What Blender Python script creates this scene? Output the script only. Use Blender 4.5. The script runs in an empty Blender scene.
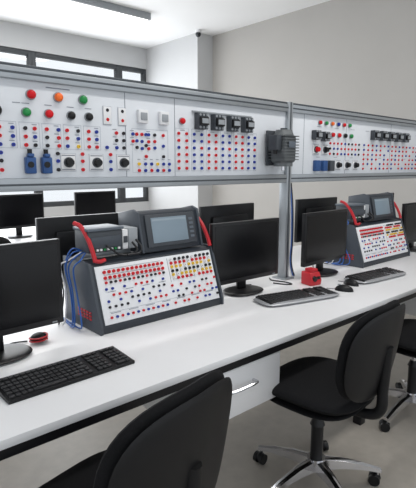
import bpy, bmesh, math, random
from mathutils import Vector, Matrix, Euler
random.seed(4)
S=bpy.context.scene
S.view_settings.view_transform='Standard'
# ---------------------------------------------------------------- materials
MATS={}
def mat(name,col,rough=.5,metal=0.,var=0.,scale=20,emit=0,bump=0,spec=None):
    if name in MATS: return MATS[name]
    m=bpy.data.materials.new(name); m.use_nodes=True
    nt=m.node_tree; b=nt.nodes['Principled BSDF']
    b.inputs['Base Color'].default_value=(*col,1); b.inputs['Roughness'].default_value=rough
    b.inputs['Metallic'].default_value=metal
    if spec is not None: b.inputs['Specular IOR Level'].default_value=spec
    if emit:
        b.inputs['Emission Color'].default_value=(*col,1); b.inputs['Emission Strength'].default_value=emit
    if var or bump:
        tc=nt.nodes.new('ShaderNodeTexCoord'); n=nt.nodes.new('ShaderNodeTexNoise')
        n.inputs['Scale'].default_value=scale; n.inputs['Detail'].default_value=5
        nt.links.new(tc.outputs['Object'],n.inputs['Vector'])
        if var:
            r=nt.nodes.new('ShaderNodeValToRGB')
            r.color_ramp.elements[0].position=.3; r.color_ramp.elements[1].position=.7
            r.color_ramp.elements[0].color=(*[max(0,c*(1-var)) for c in col],1)
            r.color_ramp.elements[1].color=(*[min(1,c*(1+var)) for c in col],1)
            nt.links.new(n.outputs['Fac'],r.inputs['Fac']); nt.links.new(r.outputs['Color'],b.inputs['Base Color'])
        if bump:
            bp=nt.nodes.new('ShaderNodeBump'); bp.inputs['Strength'].default_value=bump
            nt.links.new(n.outputs['Fac'],bp.inputs['Height']); nt.links.new(bp.outputs['Normal'],b.inputs['Normal'])
    MATS[name]=m; return m
desk_w=mat('desk_white_laminate',(.80,.80,.81),.32,var=.015,scale=3)
blk_edge=mat('black_frame_paint',(.008,.008,.010),.4,var=.1,spec=.3)
alu=mat('anodised_aluminium',(.38,.405,.43),.38,.6,var=.04,scale=8)
alu_d=mat('aluminium_groove',(.08,.09,.10),.5,.5,var=.05)
panel_w=mat('panel_white',(.70,.725,.76),.42,var=.015,scale=3)
face_w=mat('console_face_white',(.78,.79,.81),.4,var=.01,scale=5)
ink=mat('print_ink_grey',(.22,.24,.28),.6,var=.05)
ink2=mat('print_ink_light',(.42,.45,.5),.6,var=.05)
body=mat('console_body_grey',(.024,.030,.040),.45,var=.08,scale=30)
body2=mat('console_edge_grey',(.050,.060,.075),.45,var=.05,scale=30)
red=mat('jack_red',(.62,.004,.010),.4,var=.05,spec=.3); blue=mat('jack_blue',(.010,.035,.30),.4,var=.05,spec=.3)
black=mat('plastic_black',(.006,.006,.007),.38,var=.1,spec=.35); yel=mat('jack_yellow',(.80,.50,.015),.4,var=.05)
green=mat('jack_green',(.005,.24,.05),.35,var=.05); orange=mat('lamp_orange',(.88,.15,.01),.35,var=.05)
hole=mat('socket_hole',(.03,.01,.03),.6,var=.05)
plug=mat('plug_blue',(.02,.075,.23),.4,var=.05)
grayp=mat('module_grey',(.30,.32,.34),.5,var=.05); dgray=mat('module_dark_grey',(.045,.052,.062),.5,var=.06)
lid=mat('module_slate',(.10,.12,.145),.45,var=.05)
white=mat('plastic_white',(.76,.76,.77),.4,var=.02); screen=mat('screen_off',(.003,.003,.004),.2,var=.1,spec=.35)
hmi=mat('hmi_screen',(.20,.26,.31),.3,var=.05,scale=6); hmi2=mat('hmi_screen_line',(.27,.33,.38),.3,var=.05)
chrome=mat('chrome',(.62,.62,.64),.12,1.0,var=.02); fabric=mat('chair_fabric',(.005,.005,.006),.9,var=.3,scale=150,bump=.25,spec=.25)
shell=mat('chair_shell',(.007,.007,.008),.5,var=.1,spec=.3); keym=mat('key_cap',(.018,.018,.02),.5,var=.1)
silver=mat('keyboard_silver',(.42,.43,.45),.35,.4,var=.03)
motorm=mat('motor_grey',(.12,.13,.135),.45,.1,var=.1); cred=mat('cable_red',(.50,.012,.022),.4,var=.05)
cblue=mat('cable_blue',(.015,.10,.38),.4,var=.05); cblk=mat('cable_black',(.01,.01,.012),.5,var=.05)
# ---------------------------------------------------------------- builder
class B:
    def __init__(s): s.v=[];s.f=[];s.m=[];s.mats=[]
    def mi(s,m):
        if m not in s.mats: s.mats.append(m)
        return s.mats.index(m)
    def addbm(s,bm,m,M=None):
        o=len(s.v); i=s.mi(m); bm.verts.index_update()
        for v in bm.verts: s.v.append((M@v.co) if M else v.co.copy())
        for f in bm.faces: s.f.append([o+x.index for x in f.verts]); s.m.append(i)
        bm.free()
    def add(s,vs,fs,m,M=None):
        o=len(s.v); i=s.mi(m)
        for v in vs:
            v=Vector(v); s.v.append((M@v) if M else v)
        for f in fs: s.f.append([o+x for x in f]); s.m.append(i)
    def box(s,a,b,m,bev=0,M=None,seg=2):
        bm=bmesh.new(); bmesh.ops.create_cube(bm,size=1)
        a=Vector(a);b=Vector(b);c=(a+b)/2;d=b-a
        for v in bm.verts: v.co=Vector((v.co.x*d.x+c.x,v.co.y*d.y+c.y,v.co.z*d.z+c.z))
        if bev: bmesh.ops.bevel(bm,geom=bm.edges[:],offset=bev,segments=seg,affect='EDGES',profile=.5)
        s.addbm(bm,m,M)
    def cyl(s,p,q,r,m,r2=None,n=14,M=None):
        p=Vector(p);q=Vector(q);d=q-p;L=d.length
        bm=bmesh.new(); bmesh.ops.create_cone(bm,cap_ends=True,segments=n,radius1=r,radius2=r if r2 is None else r2,depth=L)
        T=Matrix.Translation((p+q)/2)@d.to_track_quat('Z','Y').to_matrix().to_4x4()
        s.addbm(bm,m,(M@T) if M else T)
    def sph(s,c,r,m,sc=(1,1,1),M=None,n=16):
        bm=bmesh.new(); bmesh.ops.create_uvsphere(bm,u_segments=n,v_segments=n//2+2,radius=r)
        T=Matrix.Translation(c)@Matrix.Diagonal((*sc,1)); s.addbm(bm,m,(M@T) if M else T)
    def prism(s,prof,x0,x1,m,M=None,bev=0):
        bm=bmesh.new(); n=len(prof)
        A=[bm.verts.new((x0,y,z)) for y,z in prof]; C=[bm.verts.new((x1,y,z)) for y,z in prof]
        bm.faces.new(A); bm.faces.new(C[::-1])
        for i in range(n): bm.faces.new((A[i],C[i],C[(i+1)%n],A[(i+1)%n]))
        bmesh.ops.recalc_face_normals(bm,faces=bm.faces[:])
        if bev: bmesh.ops.bevel(bm,geom=bm.edges[:],offset=bev,segments=2,affect='EDGES',profile=.5)
        s.addbm(bm,m,M)
    def tube(s,pts,r,m,n=8,sub=6,M=None,r2=None):
        P=[Vector(p) for p in pts]; Q=[]
        E=[2*P[0]-P[1]]+P+[2*P[-1]-P[-2]]
        for i in range(1,len(E)-2):
            for k in range(sub):
                t=k/sub; a,b,c,d=E[i-1],E[i],E[i+1],E[i+2]
                Q.append(.5*((2*b)+(c-a)*t+(2*a-5*b+4*c-d)*t*t+(3*b-a-3*c+d)*t**3))
        Q.append(P[-1]); vs=[];fs=[]; up=None
        for i,q in enumerate(Q):
            T=(Q[min(i+1,len(Q)-1)]-Q[max(i-1,0)]).normalized()
            if up is None: up=T.orthogonal().normalized()
            up=(up-T*up.dot(T)).normalized(); w=T.cross(up)
            rr=r if r2 is None else r+(r2-r)*i/(len(Q)-1)
            for k in range(n):
                an=2*math.pi*k/n; vs.append(q+up*math.cos(an)*rr+w*math.sin(an)*rr)
        for i in range(len(Q)-1):
            for k in range(n): fs.append((i*n+k,i*n+(k+1)%n,(i+1)*n+(k+1)%n,(i+1)*n+k))
        fs.append(tuple(range(n))[::-1]); fs.append(tuple((len(Q)-1)*n+k for k in range(n)))
        s.add(vs,fs,m,M)
    def pad(s,w,h,t,m,M,n=3.,bow=0,taper=0,seg=40,ybow=0):
        R=[.25,.5,.7,.84,.93,.98,1.]
        vs=[];fs=[]
        def pt(r,a,sg):
            c,si=math.cos(a),math.sin(a)
            x=math.copysign(abs(c)**(2/n),c)*w/2*r; y=math.copysign(abs(si)**(2/n),si)*h/2*r
            x*=1+taper*y/(h/2)
            z=sg*t/2*max(0,1-r**4)**.5+bow*(x/(w/2))**2+ybow*(y/(h/2))**2
            return (x,y,z)
        for sg in (1,-1):
            c=len(vs); vs.append(pt(0,0,sg)); prev=None
            for r in R:
                if r==1. and sg==-1: cur=rim
                else:
                    cur=list(range(len(vs),len(vs)+seg)); vs+= [pt(r,2*math.pi*k/seg,sg) for k in range(seg)]
                    if r==1.: rim=cur
                for k in range(seg):
                    k2=(k+1)%seg
                    f=(c,cur[k],cur[k2]) if prev is None else (prev[k],cur[k],cur[k2],prev[k2])
                    fs.append(f if sg==1 else f[::-1])
                prev=cur
        s.add(vs,fs,m,M)
    def end(s,name,loc=(0,0,0),rot=0,parent=None,flat=False):
        me=bpy.data.meshes.new(name); me.from_pydata([tuple(v) for v in s.v],[],s.f)
        for m in s.mats: me.materials.append(m)
        me.polygons.foreach_set('material_index',s.m)
        me.polygons.foreach_set('use_smooth',[not flat]*len(s.f)); me.update()
        if not flat: me.set_sharp_from_angle(angle=math.radians(38))
        o=bpy.data.objects.new(name,me); S.collection.objects.link(o)
        o.location=loc; o.rotation_euler=(0,0,math.radians(rot))
        if parent: o.parent=parent
        return o
def empty(name,loc,rot=0):
    e=bpy.data.objects.new(name,None); S.collection.objects.link(e); e.location=loc; e.rotation_euler=(0,0,math.radians(rot)); e.empty_display_size=.1
    return e
# ---------------------------------------------------------------- room
wallm=mat('wall_paint_greige',(.40,.385,.365),.8,var=.02,scale=2)
wallw=mat('wall_paint_white',(.54,.545,.55),.8,var=.02,scale=2)
ceilm=mat('ceiling_paint',(.86,.865,.87),.85,var=.01,scale=2)
floorm=mat('floor_vinyl',(.38,.35,.31),.35,var=.07,scale=14)
framem=mat('window_frame_dark',(.05,.055,.06),.5,var=.05)
H=3.6; XW=5.6; YB=7.6
b=B(); b.box((-3.5,-2.5,-.1),(XW+.2,YB+.2,0),floorm); b.end('floor')
b=B(); b.box((-3.5,-2.5,H),(XW+.2,YB+.2,H+.15),ceilm); b.end('ceiling')
b=B(); b.box((XW,-2.5,0),(XW+.2,YB,H),wallm); b.end('wall_right')
b=B(); b.box((5.27,6.15,0),(XW,YB,H),wallw); wc=b.end('wall_column')
b=B(); b.box((-3.5,YB,0),(XW+.2,YB+.2,.8),wallw); b.box((-3.5,YB,3.24),(XW+.2,YB+.2,H),wallw)
b.box((-3.5,YB,.8),(-3.15,YB+.2,3.24),wallw); b.box((5.27,YB,.8),(XW+.2,YB+.2,3.24),wallw); b.end('wall_back')
b=B(); b.box((XW-.015,-2.5,0),(XW,6.15,.09),white,.004); b.end('baseboard_right')
glass=bpy.data.materials.new('window_glass'); glass.use_nodes=True
nt=glass.node_tree; nt.nodes.clear(); o=nt.nodes.new('ShaderNodeOutputMaterial'); mx=nt.nodes.new('ShaderNodeMixShader')
tr=nt.nodes.new('ShaderNodeBsdfTransparent'); gl=nt.nodes.new('ShaderNodeBsdfGlossy'); gl.inputs['Roughness'].default_value=.02
mx.inputs[0].default_value=.05; nt.links.new(tr.outputs[0],mx.inputs[1]); nt.links.new(gl.outputs[0],mx.inputs[2]); nt.links.new(mx.outputs[0],o.inputs[0])
xs=[-3.15,-1.58,-.01,1.56,3.13,4.70,5.27]
for i in range(6):
    x0,x1=xs[i],xs[i+1]; b=B()
    w=.06
    b.box((x0,YB+.02,.8),(x0+w,YB+.12,3.24),framem,.005); b.box((x1-w,YB+.02,.8),(x1,YB+.12,3.24),framem,.005)
    b.box((x0+w,YB+.02,.8),(x1-w,YB+.12,.88),framem,.005); b.box((x0+w,YB+.02,3.17),(x1-w,YB+.12,3.24),framem,.005)
    b.box((x0+w,YB+.03,2.3),(x1-w,YB+.11,2.36),framem,.005)
    b.box((x0+w,YB+.06,.88),(x1-w,YB+.07,3.17),glass); b.end('window_%d'%(i+1))
lampw=mat('lamp_diffuser',(1,.98,.95),.5,emit=1.6)
for (x0,x1,y) in ((.5,4.15,6.0),(-2.,2.6,3.4),(.5,4.15,.8)):
    b=B(); b.box((x0,y-.15,H-.09),(x1,y+.15,H),grayp,.006); b.box((x0+.03,y-.12,H-.1),(x1-.03,y+.12,H-.089),lampw); b.end('ceiling_light')
b=B(); b.cyl((0,0,0),(0,0,-.04),.05,white); b.sph((0,0,-.06),.045,dgray); b.cyl((0,0,-.06),(-.03,-.06,-.08),.025,black); b.end('security_camera',(5.2,6.05,H))
# ---------------------------------------------------------------- desk
DZ=.75
b=B(); b.box((-1.3,1.20,DZ-.028),(5.0,2.62,DZ),desk_w,.003)
b.box((-1.28,1.215,DZ-.065),(4.98,1.25,DZ-.0285),blk_edge,.002); b.box((-1.28,2.57,DZ-.065),(4.98,2.60,DZ-.0285),blk_edge,.002)
for x in (-1.25,.3,2.33,4.36,4.9):
    for y in (1.28,2.50): b.box((x-.025,y,0),(x+.025,y+.05,DZ-.066),blk_edge,.003)
    b.box((x-.02,1.25,DZ-.066),(x+.02,2.57,DZ-.029),blk_edge)
b.box((-1.2,1.98,.28),(4.9,2.0,DZ-.066),desk_w,.002)
b.end('work_desk')
for x0 in (-.95,1.02,3.05):
    b=B(); w=.49
    b.box((0,.03,0),(w,.5,.21),desk_w,.003); b.box((-.0,0,.004),(w,.028,.206),desk_w,.004)
    b.tube([(w/2-.075,0,.13),(w/2-.07,-.028,.13),(w/2,-.032,.13),(w/2+.07,-.028,.13),(w/2+.075,0,.13)],.006,chrome)
    b.end('desk_drawer',(x0,1.225,DZ-.066-.212))
# ---------------------------------------------------------------- rack
PZ0,PZ1=1.365,1.815; PY=1.88
def rail(b,x0,x1,z0,z1,y0=PY-.02,y1=PY+.04):
    b.box((x0,y0,z0),(x1,y1,z1),alu,.003)
    zc=(z0+z1)/2; b.box((x0,y0-.001,zc-.004),(x1,y0+.002,zc+.004),alu_d)
b=B()
posts=[-1.73,.30,2.33,4.36]
for x in posts:
    b.box((x-.022,PY-.022,DZ),(x+.022,PY+.035,PZ1+.022),alu,.003)
    b.box((x-.004,PY-.024,DZ+.01),(x+.004,PY-.02,PZ1+.02),alu_d)
    b.box((x-.045,PY-.05,DZ),(x+.045,PY+.06,DZ+.008),alu,.002)
for i in range(3):
    x0,x1=posts[i]+.022,posts[i+1]-.022
    rail(b,x0,x1,PZ1-.036,PZ1+.008); rail(b,x0,x1,PZ0-.008,PZ0+.042)
    b.box((x0,PY-.012,PZ1+.008),(x1,PY+.03,PZ1+.020),alu_d,.002)
b.end('aluminium_rack_frame')
def jack(b,x,z,m,r=.0075,M=None):
    b.cyl((x,0,z),(x,-.007,z),r,m,n=10,M=M); b.cyl((x,-.007,z),(x,-.0075,z),r*.3,hole,n=8,M=M)
def label(b,x,z,w,M=None,h=.0025):
    b.box((x-w/2,-.0012,z),(x+w/2,0,z+h),ink,M=M)
def outline(b,x0,x1,z0,z1,t=.0014):
    for (a,c,d,e) in ((x0,x1,z0,z0+t),(x0,x1,z1-t,z1),(x0,x0+t,z0,z1),(x1-t,x1,z0,z1)): b.box((a,-.0008,d),(c,0,e),ink2)
def contactor(b,x,z,w=.066,h=.08):
    b.box((x-w/2,-.035,z-h/2),(x+w/2,0,z+h/2),dgray,.003)
    b.box((x-w/2+.006,-.05,z-h/4),(x+w/2-.006,-.035,z+h/4),black,.003)
    b.box((x-w/2+.012,-.052,z-.012),(x+w/2-.012,-.05,z+.012),grayp)
    for k in range(3):
        for s in (-1,1): b.cyl((x-w/3+k*w/3,-.035,z+s*h*.38),(x-w/3+k*w/3,-.039,z+s*h*.38),.006,grayp,n=8)
def knob(b,x,z,m=black,r=.017,w=.032):
    b.box((x-w,-.004,z-.034),(x+w,0,z+.034),white,.002); outline(b,x-w-.003,x+w+.003,z-.037,z+.037)
    for s in (-1,1): b.box((x-w+.003,-.0048,z+s*.029-.002),(x+w-.003,-.004,z+s*.029+.002),ink)
    b.cyl((x,-.004,z),(x,-.012,z),r*1.25,dgray,n=20); b.cyl((x,-.012,z),(x,-.03,z),r,m,r2=r*.85,n=20)
def pilot(b,x,z,m,r=.0165):
    b.cyl((x,0,z),(x,-.006,z),r*1.22,grayp,n=20); b.cyl((x,-.006,z),(x,-.016,z),r,m,n=20); b.sph((x,-.016,z),r*.95,m,(1,.5,1))
def panelA(x0,x1):
    b=B(); W=x1-x0
    b.box((0,0,.042),(W,.012,.414),panel_w,.001)
    for sx in (.26,.86,1.14): b.box((sx-.0015,-.001,.043),(sx+.0015,0,.413),ink)
    X=lambda x:x-.322
    for x,m in ((.757,red),(.868,orange),(.976,green)): pilot(b,X(x),.363,m,.0165)
    for x,m in ((.735,green),(.825,red),(.92,black),(1.0,black)): pilot(b,X(x),.295,m,.0155)
    for x in (.70,.735,.825,.92,1.0): label(b,X(x),.328,.03)
    label(b,X(.87),.395,.10,h=.004)
    pilot(b,X(.62),.295,black,.02)
    for x in (1.09,1.165):
        b.box((X(x)-.02,-.006,.27),(X(x)+.02,0,.345),white,.003); outline(b,X(x)-.022,X(x)+.022,.268,.347); jack(b,X(x),.33,black); jack(b,X(x),.29,red)
    for x in (1.27,1.39):
        b.box((X(x)-.026,-.02,.285),(X(x)+.026,0,.345),white,.004); b.box((X(x)-.018,-.024,.298),(X(x)+.018,-.02,.332),grayp,.002)
    pilot(b,X(1.505),.31,red,.014)
    for x in (1.62,1.73,1.845,1.955): contactor(b,X(x),.315)
    b.box((X(1.57),-.010,.358),(X(2.0),0,.366),grayp,.001)
    for i in range(12):
        for j in range(6):
            jack(b,X(1.485+i*.05),.25-j*.034,(red if (i%4 in (0,1)) else blue) if j!=2 else (red if i%2 else blue))
        if i%2==0:
            label(b,X(1.51+i*.05),.265,.03)
            outline(b,X(1.468+i*.05),X(1.552+i*.05),.066,.275)
    rows=[(.235,'rbkrrbrkrb.rkbrb'),(.203,'rbrbkrrbrb.kkrbr'),(.171,'bbrkkrbyrrbbk.br')]
    for z,sq in rows:
        for i,ch in enumerate(sq):
            m={'r':red,'b':blue,'k':black,'y':yel}.get(ch)
            if m: jack(b,X(.63+i*.045+(i%3)*.004),z,m)
            if i%2: label(b,X(.63+i*.045),z+.014,.02)
    for i in range(5): outline(b,X(.615+i*.09),X(.695+i*.09),.158,.258)
    outline(b,X(1.215),X(1.42),.06,.26)
    for i in range(4):
        for j in range(3): jack(b,X(1.24+i*.05),.235-j*.05 if i%2 else .235-j*.03,[red,blue,black][(i+j)%3])
    for x in (.735,.80):
        b.box((X(x)-.02,-.03,.06),(X(x)+.02,0,.125),plug,.005); b.cyl((X(x),-.015,.125),(X(x),-.015,.155),.009,black)
        b.box((X(x)-.011,-.034,.125),(X(x)+.011,-.006,.138),plug,.003)
        b.cyl((X(x)-.004,-.03,.095),(X(x)-.004,-.036,.095),.012,black)
    for x in (.90,1.03,1.165): knob(b,X(x),.105)
    for x in (.63,.855,.965,1.10):
        for z in (.075,.11,.14): jack(b,X(x),z,random.choice([red,blue,black]))
    for i in range(6): jack(b,X(1.25+i*.035),.10,blue if i%3 else yel); label(b,X(1.25+i*.035),.12,.015)
    for i in range(6): jack(b,X(1.25+i*.035),.07,blue if i%2 else red)
    for x in (.08,.16):
        knob(b,x,.3,red); knob(b,x,.12)
        for k in range(3): jack(b,x,.17+k*.03,red)
    return b.end('electrical_training_panel',(x0,PY-.0,PZ0))
def panelB(x0,x1):
    b=B(); W=x1-x0
    b.box((0,0,.042),(W,.012,.414),panel_w,.001)
    for sx in (.14,.62,1.25): b.box((sx-.0015,-.001,.043),(sx+.0015,0,.413),ink)
    for i,m in enumerate((red,green,orange,blue,red,green)): pilot(b,.30+i*.07,.372,m,.012)
    contactor(b,.25,.29,.06,.06); contactor(b,.35,.285,.06,.06)
    for i,m in enumerate((red,red,black,green)): pilot(b,.45+i*.075,.30,m,.014)
    for x in (.27,.37): knob(b,x,.20,red if x<.3 else black)
    for i,z in enumerate((.245,.21,.175)):
        for k in range(9): jack(b,.43+k*.045,z,random.choice([red,blue,red,black]))
    for x in (.27,.35,.43): b.box((x-.025,-.03,.06),(x+.025,0,.13),plug if x<.4 else dgray,.005)
    for x in (.53,.64,.75): knob(b,x,.10)
    for i in range(5): contactor(b,.98+i*.12,.32,.07,.07)
    for i in range(18):
        for j in range(6):
            if (i*j)%7!=5: jack(b,.86+i*.06,.245-j*.034,red if (i+j//2)%3 else blue)
    for i in range(8): label(b,.3+i*.2,.345,.05); label(b,.3+i*.2,.15,.04)
    return b.end('electrical_training_panel',(x0,PY,PZ0))
panelB(posts[0]+.022,posts[1]-.022); panelA(posts[1]+.022,posts[2]-.022); panelB(posts[2]+.022,posts[3]-.022)
# upright boxy finned motor hung on the rack beside the post
b=B()
b.box((-.075,0,-.10),(.075,.012,.10),dgray,.003)
b.box((-.058,-.115,-.085),(.058,-.003,.075),motorm,.022,seg=4)
for k in range(9):
    z=-.068+k*.0165; b.box((-.066,-.123,z),(.066,-.003,z+.005),motorm,.002)
b.cyl((0,-.06,.072),(0,-.06,.102),.058,motorm,r2=.046,n=28); b.cyl((0,-.06,.102),(0,-.06,.112),.020,dgray,n=18)
b.cyl((0,-.06,-.105),(0,-.06,-.083),.055,motorm,n=28); b.cyl((0,-.06,-.128),(0,-.06,-.105),.011,chrome,n=14)
b.box((-.108,-.100,-.015),(-.060,-.035,.070),dgray,.006); b.cyl((-.085,-.068,-.015),(-.085,-.068,-.035),.011,black)
b.box((-.03,-.126,.0),(.03,-.122,.035),lid,.001)
b.end('electric_motor',(2.195,PY-.022,1.56))
# ---------------------------------------------------------------- PLC trainer consoles
def trainer(x,y,rot=0):
    W=.70; e=empty('plc_trainer_console',(x,y,DZ),rot)
    b=B(); prof=[(0,0),(0,.03),(.085,.285),(.12,.292),(.32,.292),(.32,0)]
    b.prism(prof,.0,W,body,bev=.004)
    for x0 in (-.006,W-.008): b.prism([(-.006,.0),(-.006,.034),(.082,.294),(.122,.300),(.326,.300),(.326,0)],x0,x0+.014,body2,bev=.003)
    for i in range(5):
        for j in range(3): b.box((-.009,.07+i*.026,.05+j*.014),(-.005,.07+i*.026+.016,.05+j*.014+.008),cred)
    b.end('housing',parent=e)
    L=math.hypot(.085,.255); Y=Vector((0,.085,.255)).normalized(); N=Vector((0,-Y.z,Y.y))
    M=Matrix(((1,0,0,0),(0,-N.y,Y.y,0),(0,-N.z,Y.z,.03),(0,0,0,1)))
    b=B(); b.box((.02,-.004,.008),(W-.02,.004,L-.008),face_w,.001,M=M)
    F=M@Matrix.Translation((0,-.004,0))
    for r,z in enumerate((.232,.207,.186)):
        for i in range(14): jack(b,.06+i*.0235,z,[red,red,black][r] if not(r==2 and i%3==0) else red,.0075 if r<2 else .006,M=F)
        label(b,.21,z+.0115,.3,M=F,h=.0015)
    for r,(z,m) in enumerate(((.242,black),(.224,red),(.206,yel),(.186,black),(.168,yel),(.15,red))):
        for i in range(10): jack(b,.42+i*.0265,z,m if (i+r)%5 else white,.0072,M=F)
    b.box((.40,-.001,.135),(.402,0,.25),ink,M=F)
    for r,z in enumerate((.158,.13,.105,.08)):
        for i in range(11):
            if (i*3+r*5)%7<5: jack(b,.055+i*.03,z,[blue,red,blue,black][(r+(i//4))%4],.0058,M=F)
    for r,z in enumerate((.118,.09,.064,.035)):
        for i in range(11):
            if (i*5+r*3)%8<5: jack(b,.40+i*.027,z,[red,blue,black,red][(r+i//3)%4],.0058,M=F)
    for i in range(12): jack(b,.055+i*.027,.035,[red,blue][i%2],.0058,M=F)
    for i in range(7): label(b,.08+i*.09,.052,.05,M=F); label(b,.08+i*.09,.144,.04,M=F)
    b.box((.05,-.001,.0575),(.65,0,.0585),ink,M=F)
    b.end('jack_panel',parent=e)
    b=B(); b.prism([(.115,.300),(.155,.485),(.185,.495),(.31,.47),(.31,.300)],.30,.65,body,bev=.004)
    for x0 in (.288,.65): b.prism([(.105,.301),(.147,.49),(.187,.503),(.317,.478),(.317,.301)],x0,x0+.012,body2,bev=.002)
    Y2=Vector((0,.04,.185)).normalized(); M2=Matrix(((1,0,0,-.025),(0,Y2.z,Y2.y,.115),(0,-Y2.y,Y2.z,.300),(0,0,0,1)))
    b.box((.35,-.012,.022),(.65,0,.178),dgray,.004,M=M2); b.box((.38,-.014,.04),(.595,-.012,.162),hmi,.001,M=M2)
    b.box((.385,-.0145,.145),(.59,-.014,.155),hmi2,M=M2)
    for k in range(5): b.box((.61,-.014,.05+k*.022),(.635,-.012,.062+k*.022),lid,M=M2)
    b.end('hmi_display',parent=e)
    b=B(); b.box((.02,.19,.300),(.275,.21,.33),alu,.002)
    b.box((.02,.12,.33),(.19,.25,.425),dgray,.005); b.box((.03,.114,.35),(.18,.121,.40),body2,.002)
    b.box((.015,.115,.425),(.195,.255,.438),lid,.003)
    b.box((.195,.13,.33),(.225,.25,.42),white,.004); b.box((.228,.13,.33),(.278,.25,.425),grayp,.004)
    for k in range(8): b.box((.035+k*.018,.112,.338),(.045+k*.018,.12,.347),green if k%3==0 else white)
    b.box((.20,.126,.36),(.22,.13,.39),dgray)
    b.tube([(.24,.12,.36),(.24,.08,.33),(.21,.09,.31),(.16,.10,.315),(.12,.09,.34),(.10,.11,.36)],.005,cblk)
    b.tube([(.26,.12,.37),(.265,.085,.34),(.25,.08,.315),(.19,.085,.312)],.005,cblk)
    b.end('plc_modules',parent=e)
    b=B()
    for xx in (.03,.69):
        p=[(xx,.085,.298),(xx-.004,.10,.345),(xx-.01,.13,.40),(xx-.018,.17,.445),(xx-.035,.20,.46)]
        b.tube(p,.010,cred,n=8)
    b.tube([(.03,.085,.303),(.05,.078,.300),(.075,.085,.303)],.009,cred)
    b.end('lifting_handles',parent=e)
    b=B()
    for k,(m,dx,dy) in enumerate(((cblue,0,0),(cblue,.014,-.02),(cblue,.022,-.055),(cblue,.006,-.085),(white,.034,.01),(cblk,.05,.02))):
        b.tube([(.03+dx*.5,.20+dy*.4,.335),(-.022-dx*.3,.20+dy,.345-.012*k),(-.045-dx*.5,.22+dy,.27),(-.035-dx*.5,.20+dy*.8,.16),(-.05-dx*.5,.15+dx+dy,.05),(-.03-dx,.22+dy,.008),(-.02,.36+dy*.3,.006)],.0034,m)
    b.end('patch_cables',parent=e)
trainer(.937,1.72); trainer(2.98,1.705)
# ---------------------------------------------------------------- monitors
def monitor(x,y,rot=0,z0=.075,w=.51,h=.335,base=True,zd=DZ):
    b=B()
    b.box((-w/2,-.018,z0),(w/2,.012,z0+h),black,.004)
    b.box((-w/2+.016,-.0195,z0+.024),(w/2-.016,-.0175,z0+h-.016),screen)
    b.box((-.17,.012,z0+.06),(.17,.035,z0+h-.07),black,.01)
    b.box((-.03,.02,.012),(.03,.045,z0+.14),black,.006)
    b.pad(.25,.19,.022,black,Matrix.Translation((0,.015,.0115)),n=2.3)
    b.box((w/2-.05,-.0205,z0+.008),(w/2-.03,-.0185,z0+.012),grayp)
    b.tube([(.02,.045,z0+.05),(.03,.10,.05),(.06,.11,.004),(.10,.12,.004),(.15,.10,.004)],.003,cblk,n=6)
    return b.end('computer_monitor',(x,y,zd),rot)
monitor(.53,1.75,2,z0=.09); monitor(1.89,1.80,-2); monitor(2.62,1.78,3,z0=.085); monitor(3.98,1.80,0)
for x in (.30,1.16,2.2,3.2,4.2): monitor(x,2.26,180+random.uniform(-5,5),z0=.12)
# ---------------------------------------------------------------- keyboards
def keyboard(x,y,rot,frame):
    b=B(); w,d=.45,.15
    if frame is black: b.prism([(-d/2,0),(-d/2,.012),(d/2,.026),(d/2,0)],-w/2,w/2,black,bev=.003)
    else:
        b.pad(w+.05,d+.035,.022,frame,Matrix.Translation((0,0,.0115)),n=5); b.prism([(-d/2+.006,.004),(-d/2+.006,.018),(d/2-.006,.027),(d/2-.006,.004)],-w/2,w/2,black,bev=.003)
    z=lambda yy:(.012+(yy+d/2)/d*.014) if frame is black else (.0175+(yy+d/2)/d*.0095)
    kw=.0187
    for r in range(6):
        yy=-d/2+.018+r*.0215+(.005 if r==5 else 0)
        i=0
        while i<23:
            n=1
            if i in (15,19): i+=1; continue
            if r==0 and i==4: n=6
            if r==0 and i in (0,11,20): n=2 if i else 1
            if r==2 and i==13: n=2
            x0=-w/2+.01+i*kw
            b.box((x0,yy-.008,z(yy)-.001),(x0+kw*n-.003,yy+.008,z(yy)+.006),keym,.0015,seg=1)
            i+=n
    return b.end('keyboard',(x,y,DZ),rot)
keyboard(.658,1.455,1,black); keyboard(2.01,1.525,-14,silver); keyboard(2.79,1.50,-5,silver)
def mouse(x,y,rot,m=black):
    b=B(); b.sph((0,0,.0),.05,m,(.6,1.08,.72),n=20)
    b.v=[Vector((v[0],v[1],max(v[2],0.0005))) for v in b.v]
    b.box((-.0035,.02,.030),(.0035,.038,.0365),grayp,.001)
    b.tube([(0,.052,.008),(.003,.075,.004),(-.004,.10,.004)],.002,cblk,n=6)
    return b.end('computer_mouse',(x,y,DZ),rot)
mouse(2.345,1.45,20); mouse(2.50,1.50,-10)
b=B()
pts=[(.035*math.cos(a)*(1+.06*math.sin(3*a)),.028*math.sin(a),.006+.0018*a) for a in [k*.55 for k in range(26)]]
b.tube(pts,.0035,cred,sub=2,n=6); b.sph((0,0,.022),.034,black,(1,.8,.6)); b.end('coiled_test_lead',(.71,1.82,DZ))
b=B(); b.prism([(-.045,0),(-.05,.03),(-.03,.08),(.045,.08),(.045,0)],-.042,.042,cred,bev=.008)
b.box((-.025,-.03,.08),(.025,.03,.10),cred,.005); b.cyl((-.015,-.04,.045),(-.015,-.055,.042),.016,black); b.box((.01,-.047,.03),(.03,-.04,.055),black,.002)
b.end('red_socket_box',(2.33,1.67,DZ),-10)
b=B()
b.tube([(2.17,1.83,.754),(2.20,1.76,.754),(2.235,1.74,.754),(2.245,1.80,.754),(2.22,1.88,.754),(2.25,1.93,.754)],.004,cblk)
b.end('desk_cables')
b=B()
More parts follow.
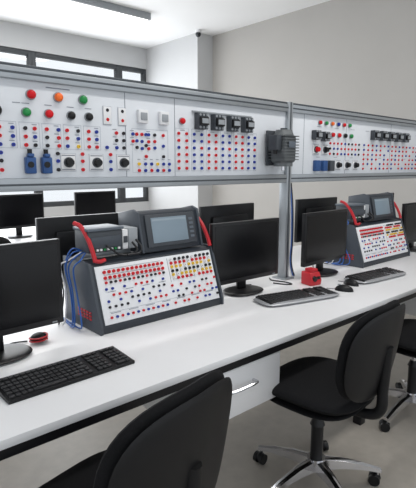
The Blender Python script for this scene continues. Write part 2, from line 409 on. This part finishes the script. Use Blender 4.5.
for m,dx in ((white,0),(cblue,.012),(cblk,.024)):
    b.tube([(2.382+dx,1.90,PZ0-.014),(2.385+dx,1.885,1.2),(2.40+dx,1.89,1.0),(2.385+dx,1.885,.85),(2.41+dx,1.88,.756),(2.46,1.90,.756)],.004,m)
b.end('power_cables')
# ---------------------------------------------------------------- chairs
def chair(x,y,rot,sz=.54,brot=15,bz=.72,bw=.45,bh=.44):
    e=empty('office_chair',(x,y,0),rot)
    b=B(); Ms=Matrix.Translation((0,0,sz-.035))
    b.pad(.48,.46,.08,fabric,Ms,n=3.2,bow=.008,ybow=-.012); b.pad(.45,.43,.03,shell,Matrix.Translation((0,0,sz-.08)),n=3.2)
    b.end('seat',parent=e)
    b=B(); T=Matrix.Translation((0,-.265,bz))@Matrix.Rotation(math.radians(90+9),4,'X')
    b.pad(bw,bh,.06,fabric,T@Matrix.Translation((0,0,-.01)),n=2.8,bow=-.045,taper=.04)
    b.pad(bw-.01,bh-.01,.03,shell,T@Matrix.Translation((0,0,.022)),n=2.8,bow=-.045,taper=.04)
    b.end('backrest',parent=e)
    b=B(); b.tube([(0,-.05,sz-.10),(0,-.22,sz-.10),(0,-.285,sz-.06),(0,-.29,sz+.04),(0,-.30,bz+.03)],.022,shell,n=10)
    b.box((-.09,-.11,sz-.12),(.09,.11,sz-.085),black,.006)
    b.tube([(.05,.02,sz-.105),(.16,.02,sz-.11),(.24,.02,sz-.10)],.006,black)
    b.cyl((0,0,.12),(0,0,.30),.028,black,n=18); b.cyl((0,0,.30),(0,0,sz-.11),.015,chrome,n=16)
    b.cyl((0,0,.30),(0,0,.33),.034,black,r2=.022,n=18)
    b.end('pedestal',parent=e)
    b=B(); b.cyl((0,0,.085),(0,0,.14),.042,chrome,n=20)
    for k in range(5):
        R=Matrix.Rotation(math.radians(brot+72*k),4,'Z')
        vs=[];fs=[]
        st=[(.03,.026,.138,.085),(.12,.022,.130,.090),(.22,.018,.108,.080),(.30,.015,.082,.064)]
        for (r,w,zt,zb) in st: vs+=[(r,-w,zb),(r,-w*.8,zt-.006),(r,0,zt),(r,w*.8,zt-.006),(r,w,zb)]
        for i in range(3):
            for j in range(5): fs.append((i*5+j,i*5+(j+1)%5,(i+1)*5+(j+1)%5,(i+1)*5+j))
        fs.append((15,16,17,18,19)); b.add(vs,fs,chrome,R)
        C=R@Matrix.Translation((.285,0,0))@Matrix.Rotation(random.uniform(0,6),4,'Z')
        b.cyl((0,0,.05),(0,0,.068),.008,chrome,M=C)
        for s in (-1,1): b.cyl((0.012,s*.008,.026),(0.012,s*.026,.026),.026,black,n=18,M=C)
        b.sph((.010,0,.032),.027,shell,(1,.6,.85),M=C,n=12)
    b.end('star_base',parent=e)
chair(.59,1.075,12,.55,brot=30,bz=.73,bw=.46,bh=.45); chair(1.70,1.155,4,.535,brot=26,bz=.72,bw=.47,bh=.405); chair(2.66,1.16,-4,.52,brot=40)
# ---------------------------------------------------------------- second row in the background
b=B(); b.box((-2.5,4.4,DZ-.03),(3.3,5.7,DZ),desk_w,.003)
for x in (-2.4,.4,3.2):
    for y in (4.45,5.6): b.box((x-.025,y,0),(x+.025,y+.05,DZ-.031),blk_edge)
b.box((-2.4,5.0,.25),(3.2,5.03,DZ-.031),blk_edge)
b.end('work_desk')
for x in (-.8,.1,1.0,1.75,2.6): monitor(x,4.8,random.uniform(-4,4),z0=.1)
for x in (-.5,1.1,2.3): chair(x,4.0,random.uniform(-25,25),.48)
# ---------------------------------------------------------------- light
w=bpy.data.worlds.new('sky'); S.world=w; w.use_nodes=True
w.node_tree.nodes['Background'].inputs[0].default_value=(.90,.95,1,1); w.node_tree.nodes['Background'].inputs[1].default_value=1.06
def area(name,loc,rot,sx,sy,p,c=(1,1,1)):
    l=bpy.data.lights.new(name,'AREA'); l.shape='RECTANGLE'; l.size=sx; l.size_y=sy; l.energy=p; l.color=c
    o=bpy.data.objects.new(name,l); S.collection.objects.link(o); o.location=loc; o.rotation_euler=[math.radians(a) for a in rot]
for (x,y) in ((2.3,6.0),(.3,3.4),(2.3,.8)): area('ceiling_lamp_light',(x,y,H-.12),(0,0,0),3.4,.24,42,(1,.98,.95))
area('window_daylight',(1.5,YB-.05,2.0),(-90,0,0),7,2.2,200,(.94,.97,1))
# ---------------------------------------------------------------- camera
c=bpy.data.cameras.new('camera'); co=bpy.data.objects.new('camera',c); S.collection.objects.link(co)
c.sensor_fit='HORIZONTAL'; c.sensor_width=36; c.lens=41.0; c.clip_start=.05
co.location=(0,0,1.45); co.rotation_euler=(math.radians(80.8),0,math.radians(-41.8)); S.camera=co
